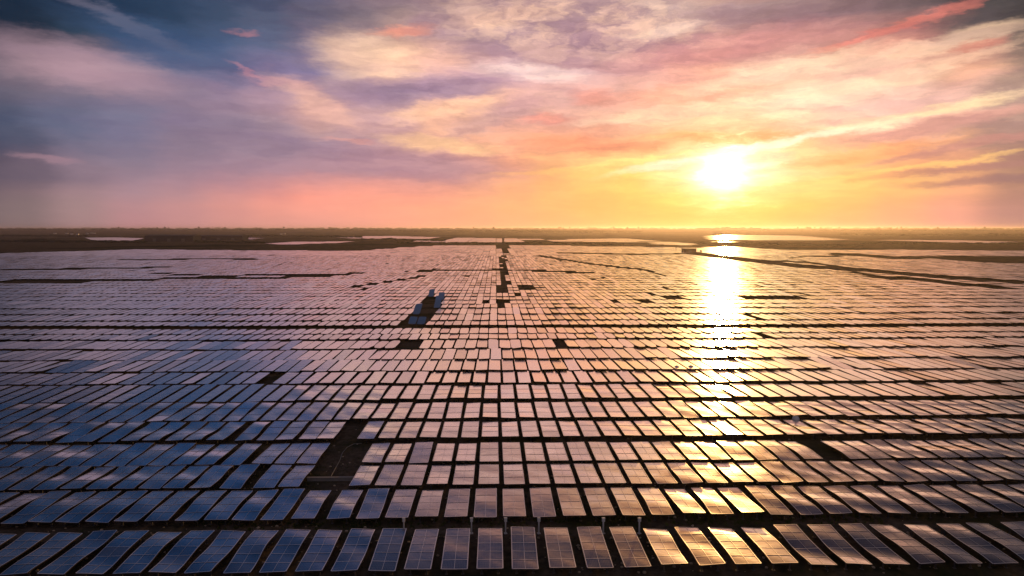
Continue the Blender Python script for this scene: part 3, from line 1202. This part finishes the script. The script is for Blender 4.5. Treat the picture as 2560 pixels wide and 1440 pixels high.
# masts and poles on the skyline
for (px, ytop, ybase, lab) in ((532, 546, 579, 'thin tall mast on the skyline above the pink-roofed warehouse'), (1029, 566, 579, 'short thin mast on the skyline left of the central aisle'),
                               (1066, 594, 607.5, 'dark utility pole at the edge of the far pink field'), (1472, 566, 580, 'stubby pointed mast on the skyline between centre and sun'),
                               (2327, 552, 580, 'thin tall mast on the skyline far right of the sun'), (1770, 561, 580, 'thin mast rising from the treeline below the sun')):
    pt = ground(px, ybase)
    mpp = (pt - CAM).length / F
    pt.z = rise(pt.y)
    h = min((ybase - ytop) * mpp, 76 - pt.z)
    root = empty('mast', pt)
    tag(root, lab, 'mast', 'thin masts on the skyline')
    rr = .28 * mpp
    a = MB(); a.tube((0, 0, 0), (0, 0, h), rr * 1.3, rr * .6, 6); a.build('pole', M_STEEL, root)
    a = MB(); a.box((0, 0, h * .93), (rr * 5, rr, rr)); a.box((0, 0, h * .85), (rr * 4, rr, rr)); a.build('crossarm', M_STEEL, root)

# far woods
wd = MB()
wr = random.Random(21)
def belt(x0, x1, y0, y1, n, h0, h1, wmul=1.0):
    for _ in range(n):
        px = wr.uniform(x0, x1)
        u = (px - x0) / (x1 - x0)
        py = y0 + (y1 - y0) * u + wr.uniform(-.5, .5)
        pt = ground(px, max(py, 574.6))
        h = wr.uniform(h0, h1) * (0.75 + .5 * noise.noise(Vector((px / 60.0, py, 0))) + .25)
        wx = wr.uniform(1.0, 2.4) * h * wmul
        wd.blob((pt.x, pt.y, rise(pt.y) + h * .42), (wx, wx, h * .58), 0, .3)
belt(-300, 2900, 575.4, 575.4, 520, 14, 38, 1.3)
belt(-300, 2900, 576.6, 576.6, 600, 10, 34, 1.0)
belt(-300, 2900, 578.5, 578.5, 560, 9, 16, 1.4)
belt(-200, 900, 581, 581, 240, 8, 14)
belt(900, 1600, 582, 584, 260, 8, 15, 1.1)
belt(1740, 1900, 579, 579, 60, 17, 27, .9)
belt(1260, 1500, 583, 584, 110, 10, 17, 1.0)
belt(1900, 2900, 581, 583, 260, 8, 14)
belt(2100, 2900, 588, 590, 260, 6, 11)
belt(-200, 215, 590, 592, 110, 6, 11)
belt(-200, 360, 604, 607, 150, 4, 8)
belt(600, 900, 590, 594, 110, 5, 9)
belt(480, 660, 606, 608, 60, 3, 6)
belt(900, 1110, 599, 603, 60, 3, 7)
belt(1000, 1560, 608, 611, 190, 2.5, 5)
belt(1740, 2150, 608, 616, 150, 2.5, 5)
belt(2150, 2900, 609, 612, 200, 2.5, 5)
o = wd.build('far_wood', M_LEAF)
tag(o, 'dark woods and hedges stretching to the horizon', kind='stuff')

# single trees that stand above the woods
def tree_meshes(seed):
    r = random.Random(seed)
    a = MB()
    a.tube((0, 0, 0), (0, 0, 5.0), .35, .22, 7)
    for k_ in range(4):
        an = k_ * 1.6 + r.random()
        a.tube((0, 0, 3.2 + .5 * k_), (math.cos(an) * 2.2, math.sin(an) * 2.2, 6 + .6 * k_), .16, .06, 5)
    tr = a.mesh('trunk', M_BARK)
    c_ = MB()
    for k_ in range(26):
        an, q_ = r.random() * 6.28, r.random() ** .5
        z_ = r.uniform(4.6, 11.5)
        rad = 3.6 * (1 - abs(z_ - 7.5) / 5.5) + .5
        s_ = r.uniform(.8, 1.7)
        c_.blob((math.cos(an) * rad * q_, math.sin(an) * rad * q_, z_), (s_, s_, s_ * .8), 0, .35)
    return tr, c_.mesh('crown', M_LEAF)
tms = [tree_meshes(i) for i in range(4)]
trng = random.Random(77)
spots = [(trng.uniform(1980, 2470), trng.uniform(577.5, 580.5)) for _ in range(26)] + [(trng.uniform(1180, 1640), trng.uniform(578, 581)) for _ in range(18)] + \
        [(trng.uniform(240, 900), trng.uniform(578.5, 581)) for _ in range(12)]
for px, py in spots:
    pt = ground(px, py)
    pt.z = rise(pt.y)
    root = empty('tree', pt, trng.random() * 6.28)
    s_ = trng.uniform(1.8, 3.2)
    root.scale = (s_, s_, s_)
    tag(root, 'small hazy tree standing out of the far treeline on the horizon', 'tree', 'single trees along the horizon')
    tr, cr_ = tms[trng.randrange(4)]
    link(bpy.data.objects.new('trunk', tr), root)
    link(bpy.data.objects.new('crown', cr_), root)
for px, py, s_, lab in ((1752, 634, .45, 'dark bushy tree just right of the flat shed by the diagonal track'), (1785, 635, .38, 'second small dark tree right of the flat shed by the diagonal track'),
                        (1690, 622, .4, 'small dark tree left of the flat shed near the field edge')):
    root = empty('tree', ground(px, py), 1.0)
    root.scale = (s_, s_, s_)
    tag(root, lab, 'tree', 'small trees by the flat shed')
    link(bpy.data.objects.new('trunk', tms[0][0]), root)
    link(bpy.data.objects.new('crown', tms[0][1]), root)

# ------------------------------------------------------------------ render settings
sc.view_settings.view_transform = 'Standard'
sc.view_settings.look = 'None'
sc.view_settings.exposure = 0.2
sc.view_settings.gamma = 1.0
sc.render.engine = 'CYCLES'
cy = sc.cycles
cy.use_denoising = True
cy.max_bounces = 6
cy.diffuse_bounces = 2
cy.glossy_bounces = 3
cy.volume_bounces = 0
cy.sample_clamp_indirect = 10
print('SUN', SUN_AZ, SUN_EL, 'near', len(near), 'rest', len(rest), 'far', count)
